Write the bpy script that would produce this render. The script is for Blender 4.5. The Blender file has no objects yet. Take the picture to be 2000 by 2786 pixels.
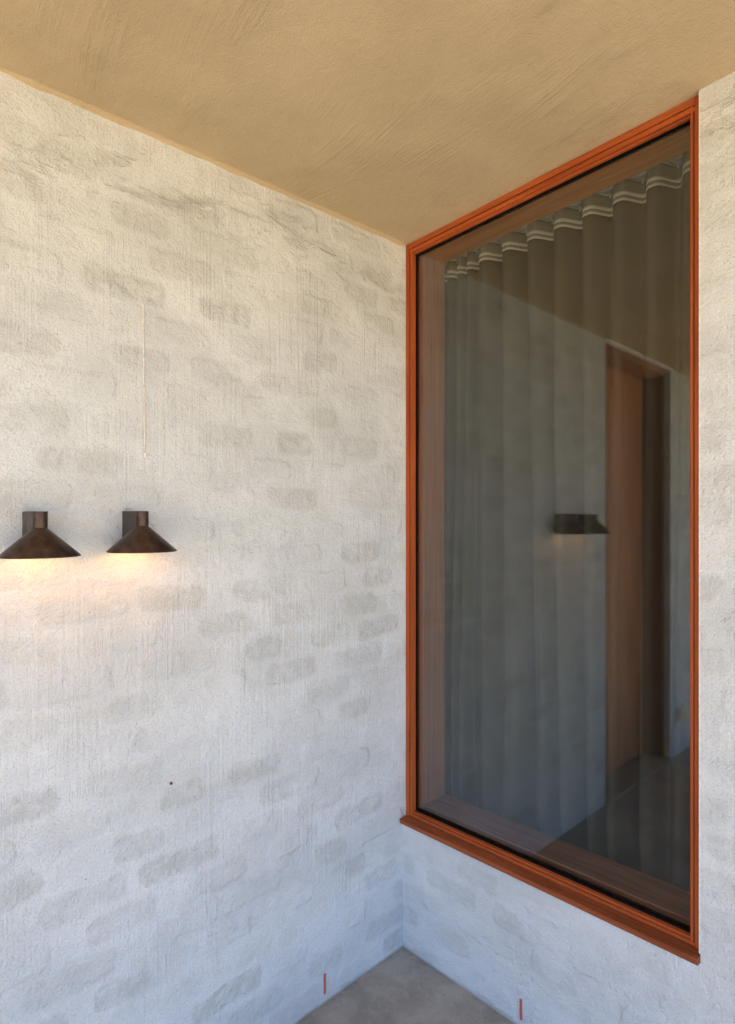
import bpy, bmesh, math, random
from mathutils import Vector, noise
random.seed(4)
R = math.radians
scene = bpy.context.scene
col = scene.collection

# The terrace falls gently towards the left wall and away from the house: every level follows that fall.
SX, SY = 0.0371, 0.0097
def S(x, y, z): return Vector((x, y, z + SX * x + SY * y))

# ------------------------------------------------------------------ materials
def nmat(name):
    m = bpy.data.materials.new(name); m.use_nodes = True
    nt = m.node_tree; nt.nodes.clear()
    out = nt.nodes.new('ShaderNodeOutputMaterial')
    b = nt.nodes.new('ShaderNodeBsdfPrincipled')
    nt.links.new(b.outputs[0], out.inputs[0])
    return m, nt, b, out
class G:
    def __init__(s, nt): s.nt = nt
    def n(s, t, **k):
        n = s.nt.nodes.new(t)
        for a, v in k.items(): setattr(n, a, v)
        return n
    def put(s, inp, v):
        if isinstance(v, bpy.types.NodeSocket): s.nt.links.new(v, inp)
        else: inp.default_value = v
    def math(s, op, a, b=0.0, c=0.0, clamp=False):
        n = s.n('ShaderNodeMath', operation=op, use_clamp=clamp)
        s.put(n.inputs[0], a); s.put(n.inputs[1], b); s.put(n.inputs[2], c); return n.outputs[0]
    def ramp(s, v, lo, hi, a=0.0, b=1.0):
        n = s.n('ShaderNodeMapRange', interpolation_type='SMOOTHSTEP'); s.put(n.inputs[0], v)
        for i, q in enumerate((lo, hi, a, b)): n.inputs[i + 1].default_value = q
        return n.outputs[0]
    def noise(s, vec, scale, detail=2, rough=.5, dist=0.0):
        n = s.n('ShaderNodeTexNoise'); s.put(n.inputs['Vector'], vec); n.inputs['Scale'].default_value = scale
        n.inputs['Detail'].default_value = detail; n.inputs['Roughness'].default_value = rough
        n.inputs['Distortion'].default_value = dist; return n.outputs[0]
    def vmul(s, v, k):
        n = s.n('ShaderNodeVectorMath', operation='MULTIPLY'); s.put(n.inputs[0], v); n.inputs[1].default_value = k; return n.outputs[0]
    def vadd(s, v, k):
        n = s.n('ShaderNodeVectorMath', operation='ADD'); s.put(n.inputs[0], v); s.put(n.inputs[1], k); return n.outputs[0]
    def rot(s, v, ang):
        n = s.n('ShaderNodeVectorRotate', rotation_type='Z_AXIS'); s.put(n.inputs['Vector'], v); n.inputs['Angle'].default_value = ang; return n.outputs[0]
    def xyz(s, v):
        n = s.n('ShaderNodeSeparateXYZ'); s.put(n.inputs[0], v); return n.outputs
    def comb(s, x, y, z):
        n = s.n('ShaderNodeCombineXYZ')
        for i, q in enumerate((x, y, z)): s.put(n.inputs[i], q)
        return n.outputs[0]
    def mix(s, f, a, b):
        n = s.n('ShaderNodeMix', data_type='RGBA'); s.put(n.inputs[0], f); s.put(n.inputs[6], a); s.put(n.inputs[7], b); return n.outputs[2]
    def bump(s, h, strength, dist, normal=None):
        n = s.n('ShaderNodeBump'); s.put(n.inputs['Height'], h); n.inputs['Strength'].default_value = strength
        n.inputs['Distance'].default_value = dist
        if normal: s.put(n.inputs['Normal'], normal)
        return n.outputs[0]

def plaster(name, axis, seed, stroke=1.0, patches=1.0):
    """brushed limewash over bagged brickwork; axis: which object axis runs along the wall"""
    m, nt, b, out = nmat(name); g = G(nt)
    p = g.n('ShaderNodeTexCoord').outputs['Object']
    x, y, z = g.xyz(p)
    z = g.math('SUBTRACT', g.math('SUBTRACT', z, g.math('MULTIPLY', x, SX)), g.math('MULTIPLY', y, SY))
    u = x if axis == 'x' else y
    P = g.comb(g.math('ADD', u, seed), z, g.math('MULTIPLY', x if axis == 'y' else y, 1.0))
    # brick-sized thin places in the coat
    wob = g.n('ShaderNodeTexNoise'); g.put(wob.inputs['Vector'], P); wob.inputs['Scale'].default_value = 9; wob.inputs['Detail'].default_value = 3
    wv = g.vmul(g.vadd(wob.outputs['Color'], (-.5, -.5, -.5)), (.060, .030, 0))
    PB = g.vadd(P, wv)
    px_, pz_, _ = g.xyz(PB)
    zz = g.math('DIVIDE', pz_, .084); row = g.math('FLOOR', zz)
    uu = g.math('ADD', g.math('DIVIDE', px_, .240), g.math('MULTIPLY', row, .5)); cid = g.math('FLOOR', uu)
    wn = g.n('ShaderNodeTexWhiteNoise', noise_dimensions='3D'); g.put(wn.inputs['Vector'], g.comb(cid, row, seed))
    r1, r2, r3 = g.xyz(wn.outputs['Color'])
    fx = g.math('ADD', g.math('MULTIPLY', g.math('SUBTRACT', g.math('FRACT', uu), .5), .240), g.math('MULTIPLY', g.math('SUBTRACT', r3, .5), .05))
    fz = g.math('MULTIPLY', g.math('SUBTRACT', g.math('FRACT', zz), .5), .084)
    rad = .026
    hx = g.math('MULTIPLY_ADD', r2, .050, .062 - rad)
    ax = g.math('MAXIMUM', g.math('SUBTRACT', g.math('ABSOLUTE', fx), hx), 0.0)
    az = g.math('MAXIMUM', g.math('SUBTRACT', g.math('ABSOLUTE', fz), .034 - rad), 0.0)
    sd = g.math('SUBTRACT', g.math('SQRT', g.math('ADD', g.math('MULTIPLY', ax, ax), g.math('MULTIPLY', az, az))), rad)
    inside = g.ramp(g.math('ADD', sd, g.math('MULTIPLY', g.math('SUBTRACT', g.noise(P, 34, 4, .6), .5), .016)), .005, -.012)
    pick = g.ramp(r1, .15, .92)
    region = g.ramp(g.noise(g.vmul(P, (1, 1.6, 1)), 2.3, 2, .5), .28, .58)
    holes = g.ramp(g.noise(P, 26, 4, .62), .33, .66)
    patch = g.math('MULTIPLY', g.math('MULTIPLY', inside, pick), g.math('MULTIPLY', region, g.math('ADD', g.math('MULTIPLY', holes, .55), .45)))
    cloud = g.noise(g.vmul(P, (1, 1.8, 1)), 3.1, 5, .6, .4)
    cloud2 = g.noise(P, 11, 5, .65)
    fine = g.noise(P, 210, 3, .6)
    strokes = g.noise(g.vmul(P, (105, 3.2, 1)), 1, 4, .62, .15)
    strokemask = g.ramp(g.noise(g.vmul(P, (3.5, 2.2, 1)), 1.7, 3), .38, .66)
    dirtn = g.ramp(g.noise(g.vmul(P, (1, 2.2, 1)), 5.5, 6, .7), .55, .8)
    top = g.math('MULTIPLY', g.ramp(z, 2.16, 2.34), g.ramp(z, 2.44, 2.37))
    smear = g.math('MULTIPLY', top, g.ramp(g.noise(g.vmul(P, (1, 2.4, 1)), 7, 6, .7, .5), .5, .66))
    c = g.mix(g.ramp(cloud, .3, .7), (.590, .622, .640, 1), (.705, .740, .765, 1))
    c = g.mix(g.math('MULTIPLY', g.ramp(cloud2, .45, .75), .45), c, (.54, .555, .555, 1))
    c = g.mix(g.math('MULTIPLY', patch, .50 * patches), c, (.405, .415, .395, 1))
    c = g.mix(g.math('MULTIPLY', smear, .30), c, (.40, .36, .28, 1))
    c = g.mix(g.math('MULTIPLY', dirtn, .22), c, (.44, .43, .385, 1))
    c = g.mix(g.math('MULTIPLY', g.ramp(strokes, .58, .72), g.math('MULTIPLY', strokemask, .18 * stroke)), c, (.76, .75, .71, 1))
    c = g.mix(g.math('MULTIPLY', g.ramp(fine, .3, .5, 1, 0), .45), c, (.44, .435, .42, 1))  # stipple hollows darkened in the colour, standing in for weak relief shading
    pin = g.n('ShaderNodeTexVoronoi', feature='F1'); g.put(pin.inputs['Vector'], g.comb(g.math('ADD', u, seed), z, 0.0)); pin.inputs['Scale'].default_value = 9
    pit = g.math('LESS_THAN', pin.outputs['Distance'], .022)
    pit = g.math('MULTIPLY', pit, g.math('GREATER_THAN', g.xyz(pin.outputs['Color'])[0], .72))
    c = g.mix(g.math('MULTIPLY', pit, .6), c, (.25, .22, .18, 1))
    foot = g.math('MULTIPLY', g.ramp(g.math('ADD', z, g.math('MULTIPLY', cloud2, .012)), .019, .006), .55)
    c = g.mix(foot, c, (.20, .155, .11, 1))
    g.put(b.inputs['Base Color'], c)
    b.inputs['Roughness'].default_value = .88
    b.inputs['Specular IOR Level'].default_value = .25
    h = g.math('ADD', g.math('MULTIPLY', fine, .55), g.math('MULTIPLY', g.noise(P, 75, 3, .6), .55))
    h = g.math('ADD', h, g.math('MULTIPLY', g.math('MULTIPLY', strokes, strokemask), 1.05 * stroke))
    h = g.math('ADD', h, g.math('MULTIPLY', cloud2, 1.6))
    h = g.math('SUBTRACT', h, g.math('MULTIPLY', patch, .9 * patches))
    h = g.math('SUBTRACT', h, g.math('MULTIPLY', smear, .7))
    h = g.math('ADD', h, g.math('MULTIPLY', g.math('MULTIPLY', inside, g.ramp(cloud, .66, .40)), .78))
    g.put(b.inputs['Normal'], g.bump(h, 1.0, .0052))
    return m

def ceiling_mat():
    m, nt, b, out = nmat('tan_render'); g = G(nt)
    p = g.n('ShaderNodeTexCoord').outputs['Object']
    c1 = g.noise(p, 1.6, 4, .6, .5); c2 = g.noise(p, 7, 5, .6)
    # trowel arcs: grain that turns slowly across the soffit
    w = g.n('ShaderNodeTexNoise'); g.put(w.inputs['Vector'], p); w.inputs['Scale'].default_value = 1.3; w.inputs['Detail'].default_value = 1
    warp = g.vadd(p, g.vmul(g.vadd(w.outputs['Color'], (-.5, -.5, -.5)), (.22, .22, 0)))
    def arcs(ang, sc, st):
        q = g.vmul(g.rot(warp, ang), (st, sc, 1)); return g.noise(q, 1, 3, .55, .1)
    a1 = arcs(R(12), 70, 2.6); a2 = arcs(R(-3), 95, 3.4)
    m1 = g.ramp(g.noise(g.vmul(g.vadd(p, (3, 1, 0)), (1.6, 3.2, 1)), 1.6, 3), .50, .70); m2 = g.ramp(g.noise(g.vadd(p, (7, 4, 0)), 2.9, 3), .50, .70)
    fine = g.noise(p, 230, 3, .6); mid = g.noise(p, 60, 4, .6)
    c = g.mix(g.ramp(c1, .3, .7), (.49, .390, .250, 1), (.57, .460, .305, 1))
    c = g.mix(g.math('MULTIPLY', g.ramp(c2, .5, .8), .4), c, (.41, .315, .19, 1))
    c = g.mix(g.math('MULTIPLY', g.ramp(a1, .6, .75), g.math('MULTIPLY', m1, .3)), c, (.37, .25, .14, 1))
    g.put(b.inputs['Base Color'], c); b.inputs['Roughness'].default_value = .85
    b.inputs['Specular IOR Level'].default_value = .25
    h = g.math('ADD', g.math('MULTIPLY', fine, .45), g.math('MULTIPLY', mid, .35))
    h = g.math('ADD', h, g.math('ADD', g.math('MULTIPLY', g.math('MULTIPLY', a1, m1), 1.3), g.math('MULTIPLY', g.math('MULTIPLY', a2, m2), 1.0)))
    h = g.math('ADD', h, g.math('MULTIPLY', c2, 1.2))
    g.put(b.inputs['Normal'], g.bump(h, 1.0, .0042))
    return m

def concrete_mat():
    m, nt, b, out = nmat('concrete'); g = G(nt)
    p = g.n('ShaderNodeTexCoord').outputs['Object']
    c = g.mix(g.ramp(g.noise(p, 6, 6, .65, .4), .3, .72), (.25, .24, .21, 1), (.40, .385, .34, 1))
    c = g.mix(g.math('MULTIPLY', g.ramp(g.noise(p, 24, 5, .7), .5, .75), .5), c, (.48, .46, .41, 1))
    c = g.mix(g.math('MULTIPLY', g.ramp(g.noise(p, 60, 3, .6), .62, .72), .5), c, (.08, .075, .07, 1))
    g.put(b.inputs['Base Color'], c)
    b.inputs['Roughness'].default_value = .7
    h = g.math('ADD', g.noise(p, 90, 4, .6), g.math('MULTIPLY', g.noise(p, 14, 4, .6), 1.5))
    g.put(b.inputs['Normal'], g.bump(h, .8, .0015))
    return m

def ground_mat():
    m, nt, b, out = nmat('sandy_earth'); g = G(nt)
    p = g.n('ShaderNodeTexCoord').outputs['Object']
    c = g.mix(g.noise(p, .8, 6, .6), (.60, .41, .18, 1), (.74, .53, .26, 1))
    c = g.mix(g.math('MULTIPLY', g.ramp(g.noise(p, 14, 6, .7), .5, .7), .5), c, (.30, .22, .13, 1))
    g.put(b.inputs['Base Color'], c); b.inputs['Roughness'].default_value = .95
    g.put(b.inputs['Normal'], g.bump(g.noise(p, 30, 6, .7), 1, .02))
    return m

def wood(name, axis, dark, mid, light, rough=.55, spec=.18):
    m, nt, b, out = nmat(name); g = G(nt)
    p = g.n('ShaderNodeTexCoord').outputs['Object']
    k = {'x': (2.2, 60, 60), 'y': (60, 2.2, 60), 'z': (60, 60, 2.2)}[axis]
    k2 = tuple(q * .16 if q > 10 else q * .5 for q in k)
    g1 = g.noise(g.vmul(p, k), 1, 5, .65, .3); g2 = g.noise(g.vmul(p, k2), 1, 3, .5, .8)
    pores = g.noise(g.vmul(p, tuple(q * 6 for q in k)), 1, 2, .5)
    c = g.mix(g.ramp(g2, .3, .7), mid, light)
    c = g.mix(g.math('MULTIPLY', g.ramp(g1, .42, .68), .50), c, dark)
    c = g.mix(g.math('MULTIPLY', g.ramp(pores, .6, .7), .2), c, dark)
    g.put(b.inputs['Base Color'], c)
    g.put(b.inputs['Roughness'], g.ramp(g1, .3, .7, rough - .08, rough + .12))
    b.inputs['Specular IOR Level'].default_value = spec
    g.put(b.inputs['Normal'], g.bump(g.math('ADD', g1, g.math('MULTIPLY', pores, .4)), .5, .0006))
    return m

def bronze_mat():
    m, nt, b, out = nmat('aged_bronze'); g = G(nt)
    p = g.n('ShaderNodeTexCoord').outputs['Object']
    n1 = g.noise(p, 38, 5, .65, .3); n2 = g.noise(g.vmul(p, (1, 1, 3)), 160, 3, .6)
    c = g.mix(g.ramp(n1, .35, .68), (.058, .038, .030, 1), (.098, .066, .051, 1))
    g.put(b.inputs['Base Color'], c); b.inputs['Metallic'].default_value = .7
    g.put(b.inputs['Roughness'], g.ramp(n1, .3, .7, .30, .48))
    g.put(b.inputs['Normal'], g.bump(g.math('ADD', n2, n1), .35, .0005))
    return m

def simple(name, colr, rough=.6, metal=0.0, scale=40, var=.15, bump=.3, dist=.0005, emit=None, spec=.5):
    m, nt, b, out = nmat(name); g = G(nt)
    p = g.n('ShaderNodeTexCoord').outputs['Object']
    n = g.noise(p, scale, 4, .6)
    c = g.mix(g.ramp(n, .3, .7), tuple(v * (1 - var) for v in colr) + (1,), tuple(min(1, v * (1 + var)) for v in colr) + (1,))
    g.put(b.inputs['Base Color'], c); b.inputs['Roughness'].default_value = rough; b.inputs['Metallic'].default_value = metal
    b.inputs['Specular IOR Level'].default_value = spec
    g.put(b.inputs['Normal'], g.bump(n, bump, dist))
    if emit: b.inputs['Emission Color'].default_value = emit[0]; b.inputs['Emission Strength'].default_value = emit[1]
    return m

def glass_mat():
    """thin pane: both faces' reflection is carried by the face that looks at the light, the rest passes straight through"""
    m = bpy.data.materials.new('window_glass'); m.use_nodes = True; nt = m.node_tree; nt.nodes.clear(); g = G(nt)
    out = g.n('ShaderNodeOutputMaterial')
    t = g.n('ShaderNodeBsdfTransparent'); t.inputs[0].default_value = (.90, .93, .92, 1)
    gl = g.n('ShaderNodeBsdfGlossy'); gl.inputs['Roughness'].default_value = .0; gl.inputs[0].default_value = (.97, 1, 1, 1)
    clear = g.n('ShaderNodeBsdfTransparent')
    p = g.n('ShaderNodeTexCoord').outputs['Object']
    fr = g.n('ShaderNodeFresnel'); fr.inputs[0].default_value = 1.72
    a = g.n('ShaderNodeMixShader'); g.put(a.inputs[0], fr.outputs[0]); g.put(a.inputs[1], t.outputs[0]); g.put(a.inputs[2], gl.outputs[0])
    bf = g.n('ShaderNodeNewGeometry').outputs['Backfacing']
    o = g.n('ShaderNodeMixShader'); g.put(o.inputs[0], bf); g.put(o.inputs[1], a.outputs[0]); g.put(o.inputs[2], clear.outputs[0])
    g.put(out.inputs[0], o.outputs[0])
    return m

def fabric_mat(name, c0, weave=900):
    m, nt, b, out = nmat(name); g = G(nt)
    p = g.n('ShaderNodeTexCoord').outputs['Object']
    n = g.noise(g.vmul(p, (weave, weave, weave * .5)), 1, 2, .6); n2 = g.noise(g.vmul(p, (14, 14, 1.2)), 1, 3, .5)
    c = g.mix(g.ramp(n, .3, .7), tuple(v * .93 for v in c0) + (1,), tuple(v * 1.07 for v in c0) + (1,))
    c = g.mix(g.math('MULTIPLY', g.ramp(n2, .4, .7), .2), c, tuple(v * .7 for v in c0) + (1,))
    g.put(b.inputs['Base Color'], c); b.inputs['Roughness'].default_value = .95
    b.inputs['Specular IOR Level'].default_value = .1; b.inputs['Sheen Weight'].default_value = 0
    g.put(b.inputs['Normal'], g.bump(n, .12, .0003))
    return m

M = dict(
    left=plaster('limewash_left', 'y', 3.7), right=plaster('limewash_right', 'x', 11.3, .35, .75),
    ceil=ceiling_mat(), conc=concrete_mat(), ground=ground_mat(),
    wz=wood('oiled_timber_upright', 'z', (.14, .030, .009, 1), (.365, .080, .021, 1), (.455, .112, .030, 1)),
    wx=wood('oiled_timber_lying', 'x', (.14, .030, .009, 1), (.365, .080, .021, 1), (.455, .112, .030, 1)),
    sill=wood('weathered_timber', 'x', (.085, .022, .010, 1), (.25, .066, .024, 1), (.34, .095, .033, 1), .5),
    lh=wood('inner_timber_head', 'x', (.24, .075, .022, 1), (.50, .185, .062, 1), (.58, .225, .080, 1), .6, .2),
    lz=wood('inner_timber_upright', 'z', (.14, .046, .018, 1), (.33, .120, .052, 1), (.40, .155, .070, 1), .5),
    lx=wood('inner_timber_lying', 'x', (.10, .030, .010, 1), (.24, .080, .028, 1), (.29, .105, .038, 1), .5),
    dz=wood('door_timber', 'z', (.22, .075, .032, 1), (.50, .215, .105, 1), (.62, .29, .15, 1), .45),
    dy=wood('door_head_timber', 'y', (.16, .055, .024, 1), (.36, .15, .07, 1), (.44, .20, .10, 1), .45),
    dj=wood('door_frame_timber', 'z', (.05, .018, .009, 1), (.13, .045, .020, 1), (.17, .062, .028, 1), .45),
    bronze=bronze_mat(), glass=glass_mat(),
    black=simple('black_gap_rubber', (.004, .004, .004), .9, spec=.1),
    curtain=fabric_mat('grey_curtain_cloth', (.066, .059, .050)),
    tape=fabric_mat('heading_tape_cloth', (.19, .18, .155)), tapeline=fabric_mat('woven_tape_band', (.55, .53, .48)),
    nylon=simple('white_nylon', (.75, .74, .70), .4), track=simple('white_track', (.6, .6, .57), .5),
    inner=simple('inner_plaster', (.84, .83, .80), .9, scale=12, var=.06), innerfloor=simple('inner_floor', (.12, .115, .105), .6, scale=6),
    red=simple('red_plastic', (.52, .13, .09), .5, scale=200, var=.2),
    cord=simple('painted_cord', (.66, .645, .60), .8, scale=90, bump=.6),
    tip=simple('cord_tip', (.78, .77, .74), .35), rust=simple('rusty_metal', (.22, .12, .06), .8, .3, scale=300, var=.4),
    caulk=simple('pale_caulk', (.74, .73, .68), .7, scale=90), socket=simple('beige_plastic', (.80, .72, .62), .45, var=.05),
    metal=simple('pale_aluminium', (.85, .84, .80), .5, .0, scale=30), threshold=simple('stone_threshold', (.26, .24, .20), .7, scale=30),
    inreflect=simple('lamp_inside_white', (.75, .70, .6), .5, var=.03),
    bulb=simple('glowing_bulb', (.9, .8, .6), .4, emit=((1, .60, .26, 1), 14.0)),
)

# ------------------------------------------------------------------ mesh helpers
def tag(o, label=None, cat=None, group=None, kind=None):
    if label: o['label'] = label
    if cat: o['category'] = cat
    if group: o['group'] = group
    if kind: o['kind'] = kind
    return o
def empty(name, loc, label, cat, group=None, kind='thing'):
    o = bpy.data.objects.new(name, None); col.objects.link(o); o.location = S(*loc); o.empty_display_size = .05
    return tag(o, label, cat, group, kind)
def link(name, bm, mat, parent=None, bevel=0.0, smooth=False, recalc=True):
    """bm holds world coordinates on the sloping levels; a child is moved into its parent's space"""
    if recalc: bmesh.ops.recalc_face_normals(bm, faces=bm.faces)
    for f in bm.faces: f.smooth = f.smooth or smooth
    if parent:
        off = parent.location + (parent.parent.location if parent.parent else Vector())
        bmesh.ops.translate(bm, verts=bm.verts, vec=-off)
    me = bpy.data.meshes.new(name); bm.to_mesh(me); bm.free()
    for mm in (mat if isinstance(mat, (list, tuple)) else [mat]): me.materials.append(mm)
    o = bpy.data.objects.new(name, me); col.objects.link(o)
    if parent: o.parent = parent
    if bevel:
        b = o.modifiers.new('bevel', 'BEVEL'); b.width = bevel; b.segments = 2; b.limit_method = 'ANGLE'; b.angle_limit = R(40)
    return o
def box(bm, a, b, mi=0):
    vs = [bm.verts.new(S(x, y, z)) for x in (a[0], b[0]) for y in (a[1], b[1]) for z in (a[2], b[2])]
    for q in ((0, 1, 3, 2), (4, 6, 7, 5), (0, 4, 5, 1), (2, 3, 7, 6), (0, 2, 6, 4), (1, 5, 7, 3)):
        bm.faces.new([vs[i] for i in q]).material_index = mi
    return bm
def B(*boxes):
    bm = bmesh.new()
    for a, b in boxes: box(bm, a, b)
    return bm
def prism_x(bm, prof, x0, x1):
    """(y, z) outline run along x"""
    A = [bm.verts.new(S(x0, y, z)) for y, z in prof]; C = [bm.verts.new(S(x1, y, z)) for y, z in prof]
    n = len(prof); bm.faces.new(A); bm.faces.new(C[::-1])
    for i in range(n): bm.faces.new((A[i], A[(i + 1) % n], C[(i + 1) % n], C[i]))
    return bm
def lin(a, b, step):
    n = max(1, round((b - a) / step)); return [a + (b - a) * i / n for i in range(n + 1)]
def cuts(pts, step):
    out = []
    for a, b in zip(pts, pts[1:]):
        out += lin(a, b, step)[:-1]
    return out + [pts[-1]]

def slab(us, vs, hole, front, back, wob, amp):
    """solid wall from grid cells; front/back(u, v, d) map to points, front is gently uneven"""
    bm = bmesh.new()
    def filled(i, j):
        if not (0 <= i < len(us) - 1 and 0 <= j < len(vs) - 1): return False
        u = (us[i] + us[i + 1]) / 2; v = (vs[j] + vs[j + 1]) / 2
        return not (hole and hole[0] < u < hole[1] and hole[2] < v < hole[3])
    def edgeflat(u, v):
        if not hole: return 1.0
        dx = max(hole[0] - u, 0, u - hole[1]); dz = max(hole[2] - v, 0, v - hole[3])
        return min(1.0, math.hypot(dx, dz) / .03)
    fv, bv, sv = {}, {}, {}
    def FP(i, j):
        u, v = us[i], vs[j]
        n = noise.noise(Vector((u * 4.1 + wob, v * 4.1, 1))) + .5 * noise.noise(Vector((u * 13 + wob, v * 11, 5)))
        return front(u, v, n * amp * edgeflat(u, v))
    def get(d, k, fn):
        if k not in d: d[k] = bm.verts.new(fn(*k))
        return d[k]
    BP = lambda i, j: back(us[i], vs[j])
    for i in range(len(us) - 1):
        for j in range(len(vs) - 1):
            if not filled(i, j): continue
            ks = ((i, j), (i + 1, j), (i + 1, j + 1), (i, j + 1))
            bm.faces.new([get(fv, k, FP) for k in ks]).smooth = True
            bm.faces.new([get(bv, k, BP) for k in reversed(ks)])
            for (di, dj, a, b) in ((0, -1, 0, 1), (1, 0, 1, 2), (0, 1, 2, 3), (-1, 0, 3, 0)):
                if not filled(i + di, j + dj):
                    p, q = ks[a], ks[b]
                    bm.faces.new([bm.verts.new(v) for v in (FP(*p), BP(*p), BP(*q), FP(*q))])
    return bm

# ------------------------------------------------------------------ the setting
XO, YO, H = 2.9, -4.1, 2.449          # open edges of the terrace, soffit height
DY0, DY1, DH = -2.320, -1.446, 2.432   # door opening in the left wall
WX0, WX1, WZ0 = 0.0, 0.949, 0.452     # window opening in the right wall
TH = .178                             # right wall thickness up to the inner edge of the lining

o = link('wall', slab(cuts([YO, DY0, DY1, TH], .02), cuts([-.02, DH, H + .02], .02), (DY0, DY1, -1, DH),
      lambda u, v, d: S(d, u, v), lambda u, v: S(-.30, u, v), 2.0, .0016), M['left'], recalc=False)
tag(o, 'pale limewashed brick wall on the left carrying the two bronze lamps', 'wall', None, 'thing')
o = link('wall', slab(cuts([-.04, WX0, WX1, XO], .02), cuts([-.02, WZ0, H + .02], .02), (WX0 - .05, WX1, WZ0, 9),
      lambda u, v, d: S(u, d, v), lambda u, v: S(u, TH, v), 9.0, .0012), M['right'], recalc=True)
tag(o, 'pale limewashed wall below and right of the timber framed window', 'wall', None, 'thing')

# soffit with a hand-worked fillet turning down onto the left wall
bm = bmesh.new()
xs, ys = lin(-.3, XO, .05), lin(YO, TH - .002, .05)
V = [[bm.verts.new(S(x, y, H + .0012 * noise.noise(Vector((x * 3, y * 3, 2))))) for y in ys] for x in xs]
for i in range(len(xs) - 1):
    for j in range(len(ys) - 1):
        bm.faces.new((V[i][j], V[i][j + 1], V[i + 1][j + 1], V[i + 1][j])).smooth = True
T = [bm.verts.new(S(x, y, H + .26)) for x, y in ((xs[0], ys[0]), (xs[-1], ys[0]), (xs[-1], ys[-1]), (xs[0], ys[-1]))]
Bc = [bm.verts.new(S(x, y, H)) for x, y in ((xs[0], ys[0]), (xs[-1], ys[0]), (xs[-1], ys[-1]), (xs[0], ys[-1]))]
bm.faces.new(T)
for i in range(4): bm.faces.new((Bc[i], Bc[(i + 1) % 4], T[(i + 1) % 4], T[i]))
yy = lin(YO, .0, .012); prev = None
for y in yy:
    k = .0075 + .005 * noise.noise(Vector((y * 3.1, 0, 3))) + .004 * noise.noise(Vector((y * 17, 0, 8)))
    w = .016 + .004 * noise.noise(Vector((y * 5, 2, 3)))
    ring = [bm.verts.new(S(*p)) for p in ((w, y, H + .001), (.45 * w, y, H - .22 * k), (.0042, y, H - .6 * k), (.0030, y, H - k), (-.003, y, H - k - .001))]
    if prev:
        for a in range(4): bm.faces.new((prev[a], prev[a + 1], ring[a + 1], ring[a])).smooth = True
    prev = ring
tag(link('ceiling', bm, M['ceil'], recalc=True), kind='structure')

bm = bmesh.new()
xs, ys = lin(-.02, XO + .1, .05), lin(YO - .1, .02, .05)
V = [[bm.verts.new(S(x, y, .0010 * noise.noise(Vector((x * 5, y * 5, 2))))) for y in ys] for x in xs]
for i in range(len(xs) - 1):
    for j in range(len(ys) - 1):
        bm.faces.new((V[i][j], V[i + 1][j], V[i + 1][j + 1], V[i][j + 1])).smooth = True
box(bm, (xs[0], ys[0], -.30), (xs[-1], ys[-1], -.004))
tag(link('floor', bm, M['conc'], recalc=False), kind='structure')

bm = bmesh.new()
vs = [bm.verts.new((x, y, -.13)) for x, y in ((-400, -400), (400, -400), (400, 400), (-400, 400))]
bm.faces.new(vs)
tag(link('ground', bm, M['ground']), kind='structure')

# room behind the window
bm = B(((-.40, 2.0, -.02), (1.9, 2.2, H + .038)), ((1.75, TH + .002, -.02), (1.9, 1.998, H + .038)), ((-.44, TH - .03, -.02), (-.301, 1.998, H + .038)))
tag(link('room_walls', bm, M['inner']), kind='structure')
tag(link('room_floor', B(((-.40, TH + .001, -.20), (1.9, 2.2, -.025))), M['innerfloor']), kind='structure')
tag(link('room_ceiling', B(((-.44, TH - .001, H + .040), (1.9, 2.2, H + .26))), M['inner']), kind='structure')

# ------------------------------------------------------------------ window
W = empty('window', (.47, .02, WZ0), 'tall fixed window in an orange timber frame, running up to the ceiling', 'window')
HB = 2.411                                 # underside of the head
JW = .0285                                 # jamb face width
FY, FB = .014, .066                        # front and back of the frame
SB = .472                                  # top of the bottom rail
def jamb(x_out, s):
    xa = lambda d: x_out + s * d
    bm = bmesh.new()
    def bb(d0, d1, y0, y1):
        a, b = sorted((xa(d0), xa(d1))); box(bm, (a, y0, .4565), (b, y1, H - .0012))
    gap = .0045 if s < 0 else .0015
    bb(.0008, gap, FY + .012, FB)
    bb(gap, .0165, FY, FB)               # outer face
    bb(.0165, .0195, FY + .008, FB)        # groove
    bb(.0195, .0262, FY + .0035, .0365)      # bead
    bb(.0262, .0292, FY + .010, .0365)
    return link('jamb', bm, M['wz'], W, .0012)
jamb(0.0, 1); jamb(WX1, -1)
x0, x1 = .0170, WX1 - .0170
bm = bmesh.new()
x0h, x1h = .0166, WX1 - .0166
for (z0, z1, y0, y1) in ((H - .0175, H - .001, FY + .0003, FB - .001), (H - .0215, H - .0175, FY + .0075, FB - .002), (H - .0320, H - .0215, FY + .003, .0360), (HB, H - .0320, FY + .0105, .0360)):
    box(bm, (x0h, y0, z0), (x1h, y1, z1))
link('head', bm, M['wx'], W, .0012)
bm = bmesh.new()
for (z0, z1, y0, y1) in ((.4570, .4655, FY + .0015, FB - .001), (.4655, SB, FY + .008, .0360)):
    box(bm, (x0h, y0, z0), (x1h, y1, z1))
link('bottom_rail', bm, M['wx'], W, .0012)
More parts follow.
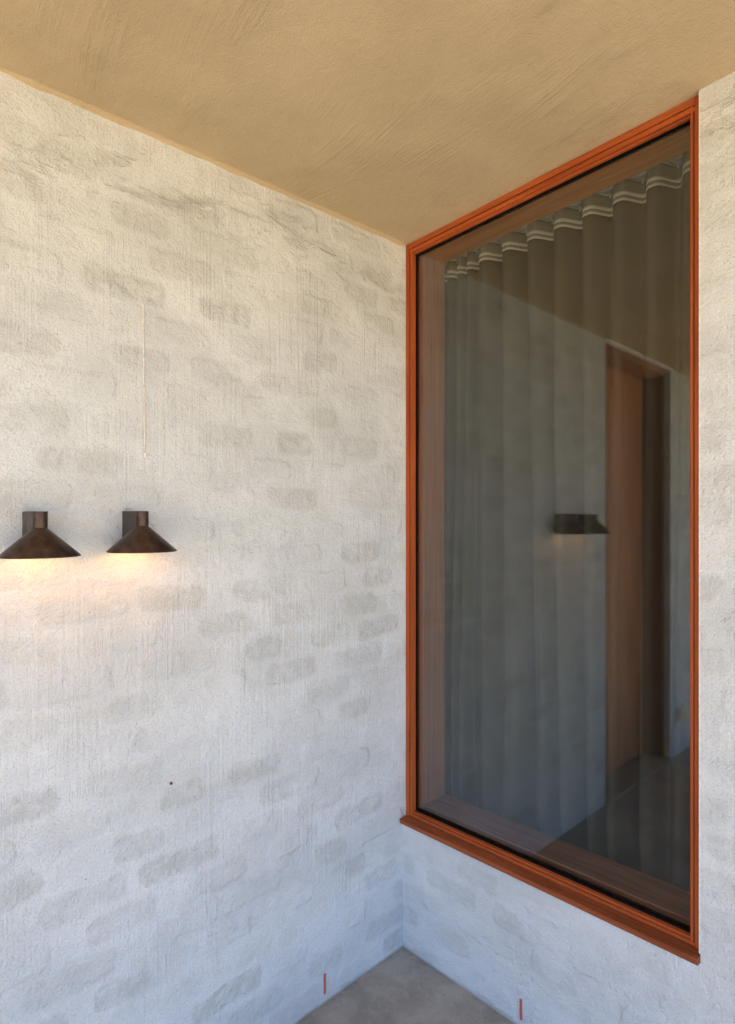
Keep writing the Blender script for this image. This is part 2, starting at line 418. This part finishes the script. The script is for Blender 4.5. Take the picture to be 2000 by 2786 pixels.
# sill: rounded nose, weathered slope
pr = [(.070, .4362), (-.010, .4362)]
for k in range(7):
    a = -math.pi / 2 - k * math.pi / 12; pr.append((-.012 + .007 * math.cos(a) * 1.0, .4432 + .007 * math.sin(a)))
pr += [(-.019, .4505), (-.0165, .4530), (.016, .4562), (.070, .4564)]
link('sill', prism_x(bmesh.new(), pr, .0035, .9500), M['sill'], W, .0006)
link('caulk', B(((.004, -.0022, .4335), (.953, .01, .4361)), ((WX1 - .0022, -.0012, .4575), (WX1 - .0002, .02, H - .003))), M['caulk'], W, .0006)
def ring(name, y0, y1, w, wt, wb, mat, par, bev=0.0):
    a, b, c, d = .0170, WX1 - .0170, .4660, H - .0180
    L, Rr = JW + w, WX1 - JW - w
    return link(name, B(((a, y0, c), (L, y1, d)), ((Rr, y0, c), (b, y1, d)), ((L, y0, HB - wt), (Rr, y1, d)), ((L, y0, c), (Rr, y1, SB + wb))), mat, par, bev)
ring('gap_gasket', .0345, .0372, .0020, .0045, .007, M['black'], W)  # gasket ring, black to stand in for the shadow gap between bead and glass
ring('spacer', .0418, .0472, .0030, .006, .008, M['black'], W)
for ya in (.0375, .0475):
    link('glass_pane', B(((.0245, ya, .4665), (WX1 - .0245, ya + .004, H - .0190))), M['glass'], W)
LB = .0645
link('lining', B(((.0005, FB + .0005, .44), (.036, TH + .004, H - .002))), M['lz'], W, .0015)
link('lining', B(((WX1 - .036, FB + .0005, .44), (WX1 - .0005, TH + .004, H - .002))), M['lz'], W, .0015)
link('lining', B(((.0365, FB + .0005, 2.4235), (WX1 - .0365, TH + .0035, H - .0025))), M['lh'], W, .0015)
link('inner_sill', B(((.0365, FB + .0005, .4405), (WX1 - .0365, TH + .006, .484))), M['lx'], W, .002)

# ------------------------------------------------------------------ curtain
C = empty('curtain', (.5, .265, .02), 'grey full length curtain in soft folds hanging behind the window glass', 'curtain')
P0, PER, YC = .1155, .0977, .268
def phase(x):
    """folds per metre: regular heading, tighter bundle at the left end"""
    if x >= P0: return (x - P0) / PER
    return (x - P0) / (PER * .48)
def cy(x, t):
    """t: 0 at the heading, 1 at the hem"""
    ph = phase(x + t * .034 * math.sin(x * 9 + 1.3) + .030 * t * noise.noise(Vector((x * 5, t * 2.2, 0))))
    tight = 1 if x > P0 else .5
    amp = .0350 * tight * (1 + .45 * t * noise.noise(Vector((x * 7, t * 1.5, 4))))
    s = math.cos(2 * math.pi * ph)
    s2 = .42 * t * math.sin(2 * math.pi * ph * .5 + 1.1) + .34 * min(1, t * 2) * noise.noise(Vector((x * 26, t * 1.4, 9)))
    s = 2 * ((s + 1) / 2) ** 1.7 - 1          # broad round fronts, narrow valleys
    return YC + amp * (s * 1.0 + s2 * 1.3)
CT, CB = 2.468, .03
xs = lin(-.055, 1.12, .0032)
def sheet(bm, z0, z1, zs, dy0, thick, wave=0.0, ends=True):
    rows = []
    for z in zs:
        t = (CT - z) / (CT - CB)
        rows.append([(x, cy(x, t) + dy0, z) for x in xs])
    F = [[bm.verts.new(S(*p)) for p in r] for r in rows]
    K = [[bm.verts.new(S(p[0], p[1] + thick, p[2])) for p in r] for r in rows]
    for j in range(len(zs) - 1):
        for i in range(len(xs) - 1):
            bm.faces.new((F[j][i], F[j][i + 1], F[j + 1][i + 1], F[j + 1][i])).smooth = True
            bm.faces.new((K[j][i], K[j + 1][i], K[j + 1][i + 1], K[j][i + 1])).smooth = True
    for i in range(len(xs) - 1):
        bm.faces.new((F[0][i], K[0][i], K[0][i + 1], F[0][i + 1])); n = len(zs) - 1
        bm.faces.new((F[n][i], F[n][i + 1], K[n][i + 1], K[n][i]))
    return bm
link('cloth', sheet(bmesh.new(), 0, 0, [2.3985 - (2.3985 - CB) * k / 90 for k in range(91)], 0, .0014), M['curtain'], C)
hd = link('heading_tape', sheet(bmesh.new(), 0, 0, [CT, 2.452, 2.425, 2.41, 2.399], -.0004, .0022), M['tape'], C)
for z0, z1 in ((CT - .0060, CT - .0005), (2.4155, 2.4260), (2.3990, 2.4065)):
    link('woven_band', sheet(bmesh.new(), 0, 0, [z1, (z0 + z1) / 2, z0], -.0016, .0010), M['tapeline'], hd)
for k in range(-2, 11):
    x = (.1155 + PER * k) if k >= 0 else .1155 + PER * .48 * 2 * k
    y = cy(x, 0)
    bm = bmesh.new(); pts = []
    for q in range(11):
        a = R(-110 + q * 26); pts.append((x - .002, y - .013 + .0070 * math.cos(a) * .9, CT - .007 + .0075 * math.sin(a)))
    r = .0020
    prev = None
    for i, pt in enumerate(pts):
        d = Vector(pts[min(i + 1, 10)]) - Vector(pts[max(i - 1, 0)]); d.normalize(); sdir = Vector((1, 0, 0)); u = d.cross(sdir)
        cur = [bm.verts.new(S(*(Vector(pt) + r * (math.cos(w) * sdir + math.sin(w) * u)))) for w in (0, 1.05, 2.09, 3.14, 4.19, 5.24)]
        if prev:
            for a in range(6): bm.faces.new((prev[a], prev[(a + 1) % 6], cur[(a + 1) % 6], cur[a])).smooth = True
        else: bm.faces.new(cur)
        prev = cur
    bm.faces.new(prev[::-1])
    link('curtain_hook', bm, M['nylon'], C)
o = link('curtain_rail', B(((-.2, YC + .010, CT + .004), (1.3, YC + .028, H + .0395))), M['track'], None, .001)
tag(o, 'slim white rail above the curtain heading, holding the hooks', 'curtain rail')

# ------------------------------------------------------------------ wall lamps
LD, LT, LR = .086, .0140, .0757
def lamp(y, label):
    zt = 1.5215
    base = S(0, y, zt)
    L = empty('wall_lamp', (0, y, zt), label, 'wall lamp', 'bronze cone lamps on the left wall')
    # everything below is level in itself and hangs from the wall point
    def P(x, dy, z): return base + Vector((x, dy, z))
    bm = bmesh.new()                        # body: a tall flat bracket with a half-round front
    out = [(.0015, -LT), (LD, -LT)] + [(LD + LT * math.sin(R(a)), -LT * math.cos(R(a))) for a in range(12, 180, 12)] + [(LD, LT), (.0015, LT)]
    lo = [bm.verts.new(P(a, b, -.034)) for a, b in out]; hi = [bm.verts.new(P(a, b, 0)) for a, b in out]
    n = len(out); bm.faces.new(hi); bm.faces.new(lo[::-1])
    for i in range(n):
        f = bm.faces.new((lo[i], lo[(i + 1) % n], hi[(i + 1) % n], hi[i])); f.smooth = 1 <= i <= n - 4
    for f in bm.faces:
        pass
    link('body', bm, M['bronze'], L, .0003)
    bm = bmesh.new()                        # back plate against the wall, down behind the shade
    def pbox(a, b):
        vs = [bm.verts.new(P(x, yy_, z)) for x in (a[0], b[0]) for yy_ in (a[1], b[1]) for z in (a[2], b[2])]
        for q in ((0, 1, 3, 2), (4, 6, 7, 5), (0, 4, 5, 1), (2, 3, 7, 6), (0, 2, 6, 4), (1, 5, 7, 3)): bm.faces.new([vs[i] for i in q])
    fr = lambda z: LD - (.0152 + (-z - .036) * 1.110) + .0012
    pl = [(.0012, -.03405), (LD - .004, -.03405)] + [(fr(z), z) for z in (-.040, -.055, -.070, -.086)] + [(.0012, -.086)]
    A_ = [bm.verts.new(P(x, -LT, z)) for x, z in pl]; C_ = [bm.verts.new(P(x, LT, z)) for x, z in pl]
    bm.faces.new(A_); bm.faces.new(C_[::-1])
    for i in range(len(pl)): bm.faces.new((A_[i], A_[(i + 1) % len(pl)], C_[(i + 1) % len(pl)], C_[i]))
    link('back_plate', bm, M['bronze'], L, .0001)
    bm = bmesh.new()                        # shade: a thin spun cone
    prof = [(.0136, -.0344), (.0152, -.0360), (LR, -.0905), (LR, -.0925), (LR - .0018, -.0925), (.0140, -.0385)]
    N = 72; rg = []
    for k in range(N):
        a = 2 * math.pi * k / N; rg.append([bm.verts.new(P(LD + r * math.cos(a), r * math.sin(a), z)) for r, z in prof])
    for k in range(N):
        for q in range(len(prof) - 1):
            f = bm.faces.new((rg[k][q], rg[(k + 1) % N][q], rg[(k + 1) % N][q + 1], rg[k][q + 1])); f.smooth = q in (1, 4)
            if q == 4: f.material_index = 1
    bm.faces.new([rg[k][0] for k in range(N)]); bm.faces.new([rg[k][5] for k in range(N)][::-1])
    link('shade', bm, [M['bronze'], M['inreflect']], L)
    bm = bmesh.new()
    bmesh.ops.create_uvsphere(bm, u_segments=20, v_segments=12, radius=.011)
    for v in bm.verts: v.co = P(LD + v.co.x, v.co.y, -.0565 + v.co.z * 1.2)
    link('bulb', bm, M['bulb'], L, smooth=True)
    ld = bpy.data.lights.new('bulb_light', 'POINT'); ld.energy = LAMP_W; ld.color = (1, .34, .03); ld.shadow_soft_size = .012
    lo_ = bpy.data.objects.new('bulb_light', ld); col.objects.link(lo_); lo_.parent = L; lo_.location = (LD, 0, -.0565 - .0150)
    return L
LAMP_W = .09
lamp(-1.1590, 'bronze cone wall lamp at the left edge of the picture, farther from the window')
lamp(-.9485, 'bronze cone wall lamp nearer the window, wholly in view')

# ------------------------------------------------------------------ small things on the walls
bm = bmesh.new(); prev = None
N = 60
for i in range(N + 1):
    t = i / N; z = 2.03 - t * .365
    yv = -.9125 + .004 * t + .0008 * noise.noise(Vector((t * 9, 0, 0))); r = .0021 + .0006 * noise.noise(Vector((t * 30, 3, 0)))
    cur = [bm.verts.new(S(.0012 + r * math.cos(a), yv + r * math.sin(a), z)) for a in [k * math.pi / 4 for k in range(8)]]
    if prev:
        for a in range(8): bm.faces.new((prev[a], prev[(a + 1) % 8], cur[(a + 1) % 8], cur[a])).smooth = True
    else: bm.faces.new(cur)
    prev = cur
bm.faces.new(prev[::-1])
cd = link('cord', bm, M['cord'], None)
tag(cd, 'thin painted-over cord running down the wall above the right lamp, ending in a pale tip', 'cord')
bm = bmesh.new(); bmesh.ops.create_uvsphere(bm, u_segments=12, v_segments=8, radius=.0042)
for v in bm.verts: v.co = S(.004 + v.co.x, -.9085 + v.co.y * .8, 1.657 + v.co.z * 1.9)
t_ = bmesh.new(); t_.free()
tipo = link('tip', bm, M['tip'], None, smooth=True); tipo.parent = cd

bm = bmesh.new(); bmesh.ops.create_cone(bm, cap_ends=True, segments=14, radius1=.0036, radius2=.003, depth=.004)
from mathutils import Matrix
bmesh.ops.transform(bm, matrix=Matrix.Translation(S(.004, -.842, .836)) @ Matrix.Rotation(R(90), 4, 'Y'), verts=bm.verts)
bmesh.ops.create_cone(bm, cap_ends=True, segments=10, radius1=.002, radius2=.002, depth=.01)
vs = bm.verts[-20:]
bmesh.ops.transform(bm, matrix=Matrix.Translation(S(.001, -.842, .836)) @ Matrix.Rotation(R(90), 4, 'Y'), verts=vs)
tag(link('nail', bm, M['rust']), 'small rusty nail head in the left wall, low under the lamps', 'nail')

def weep(name, a, b, label):
    o = link(name, B((a, b)), M['red'], None, .0012)
    tag(o, label, 'weep vent', 'red weep vents near the floor')
weep('weep_vent', (-.001, -.3515, .030), (.0035, -.3440, .092), 'thin red upright strip low on the left wall, near the floor corner')
weep('weep_vent', (.4710, -.0035, .026), (.4788, .001, .086), 'thin red upright strip on the wall below the window, near the floor')

# door in the left wall: seen only as a reflection in the window
D = empty('door', (-.15, (DY0 + DY1) / 2, 0), 'tall timber door set deep in the left wall, seen reflected in the window', 'door')
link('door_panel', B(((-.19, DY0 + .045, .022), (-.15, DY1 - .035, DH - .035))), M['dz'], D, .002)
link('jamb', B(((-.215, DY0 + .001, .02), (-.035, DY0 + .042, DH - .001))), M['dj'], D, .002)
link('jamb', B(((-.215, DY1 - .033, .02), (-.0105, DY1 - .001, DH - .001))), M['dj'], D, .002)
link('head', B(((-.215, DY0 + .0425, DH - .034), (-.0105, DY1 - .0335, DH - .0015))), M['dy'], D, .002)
link('threshold', B(((-.22, DY0 + .002, -.03), (.012, DY1 - .002, .0195))), M['threshold'], D, .002)
link('drip_edge', B(((-.01, DY0 - .01, DH + .0005), (.016, DY1 + .006, DH + .0115))), M['metal'], D, .001)
def socket(y, label):
    s = empty('socket', (0, y, .25), label, 'socket', 'beige outdoor sockets')
    link('cover', B(((-.001, y - .032, .218), (.022, y + .032, .305))), M['socket'], s, .004)
    link('lid', B(((.0222, y - .027, .224), (.030, y + .027, .299))), M['socket'], s, .003)
socket(-2.450, 'beige wall socket beside the door, the one nearer the door, seen in the glass')
socket(-2.530, 'beige wall socket farther from the door than its twin, seen in the glass')

# ------------------------------------------------------------------ light
world = bpy.data.worlds.new('World'); scene.world = world; world.use_nodes = True
nt = world.node_tree; nt.nodes.clear()
bg = nt.nodes.new('ShaderNodeBackground'); sk = nt.nodes.new('ShaderNodeTexSky'); wo = nt.nodes.new('ShaderNodeOutputWorld')
sk.sky_type = 'NISHITA'; sk.sun_disc = False
SUN_EL, SUN_AZ = R(52), R(135)        # azimuth clockwise from +Y
sk.sun_elevation = SUN_EL; sk.sun_rotation = SUN_AZ; sk.ozone_density = 6.0; sk.dust_density = 0.0; sk.air_density = .8
nt.links.new(sk.outputs[0], bg.inputs[0]); nt.links.new(bg.outputs[0], wo.inputs[0]); bg.inputs[1].default_value = .112
sl = bpy.data.lights.new('sun', 'SUN'); sl.energy = 5.0; sl.angle = R(.5); sl.color = (1, .93, .84)
so = bpy.data.objects.new('sun', sl); col.objects.link(so)
d = Vector((math.sin(SUN_AZ) * math.cos(SUN_EL), math.cos(SUN_AZ) * math.cos(SUN_EL), math.sin(SUN_EL)))
so.rotation_euler = (-d).to_track_quat('-Z', 'Y').to_euler(); so.location = (0, 0, 8)

# ------------------------------------------------------------------ camera
cam = bpy.data.cameras.new('camera'); co = bpy.data.objects.new('camera', cam); col.objects.link(co); scene.camera = co
Fpx, cyp = 1607.0, 1405.0
cam.sensor_fit = 'VERTICAL'; cam.sensor_height = 36.0; cam.lens = 36.0 * Fpx / 2786.0
cam.shift_y = (cyp - 1393.0) / 2786.0
cam.clip_start = .02; cam.clip_end = 2000
co.location = (1.431, -1.486, 1.5)
a = math.atan2(1744, 1607)
fw = Vector((-math.sin(a), math.cos(a), 0)); co.rotation_euler = fw.to_track_quat('-Z', 'Y').to_euler()

scene.render.engine = 'CYCLES'
cy_ = scene.cycles
cy_.max_bounces = 10; cy_.diffuse_bounces = 5; cy_.glossy_bounces = 5; cy_.transparent_max_bounces = 16
cy_.use_denoising = True; cy_.sample_clamp_indirect = 6
scene.view_settings.view_transform = 'Standard'; scene.view_settings.look = 'None'
scene.view_settings.exposure = 1.83; scene.view_settings.gamma = 1.0
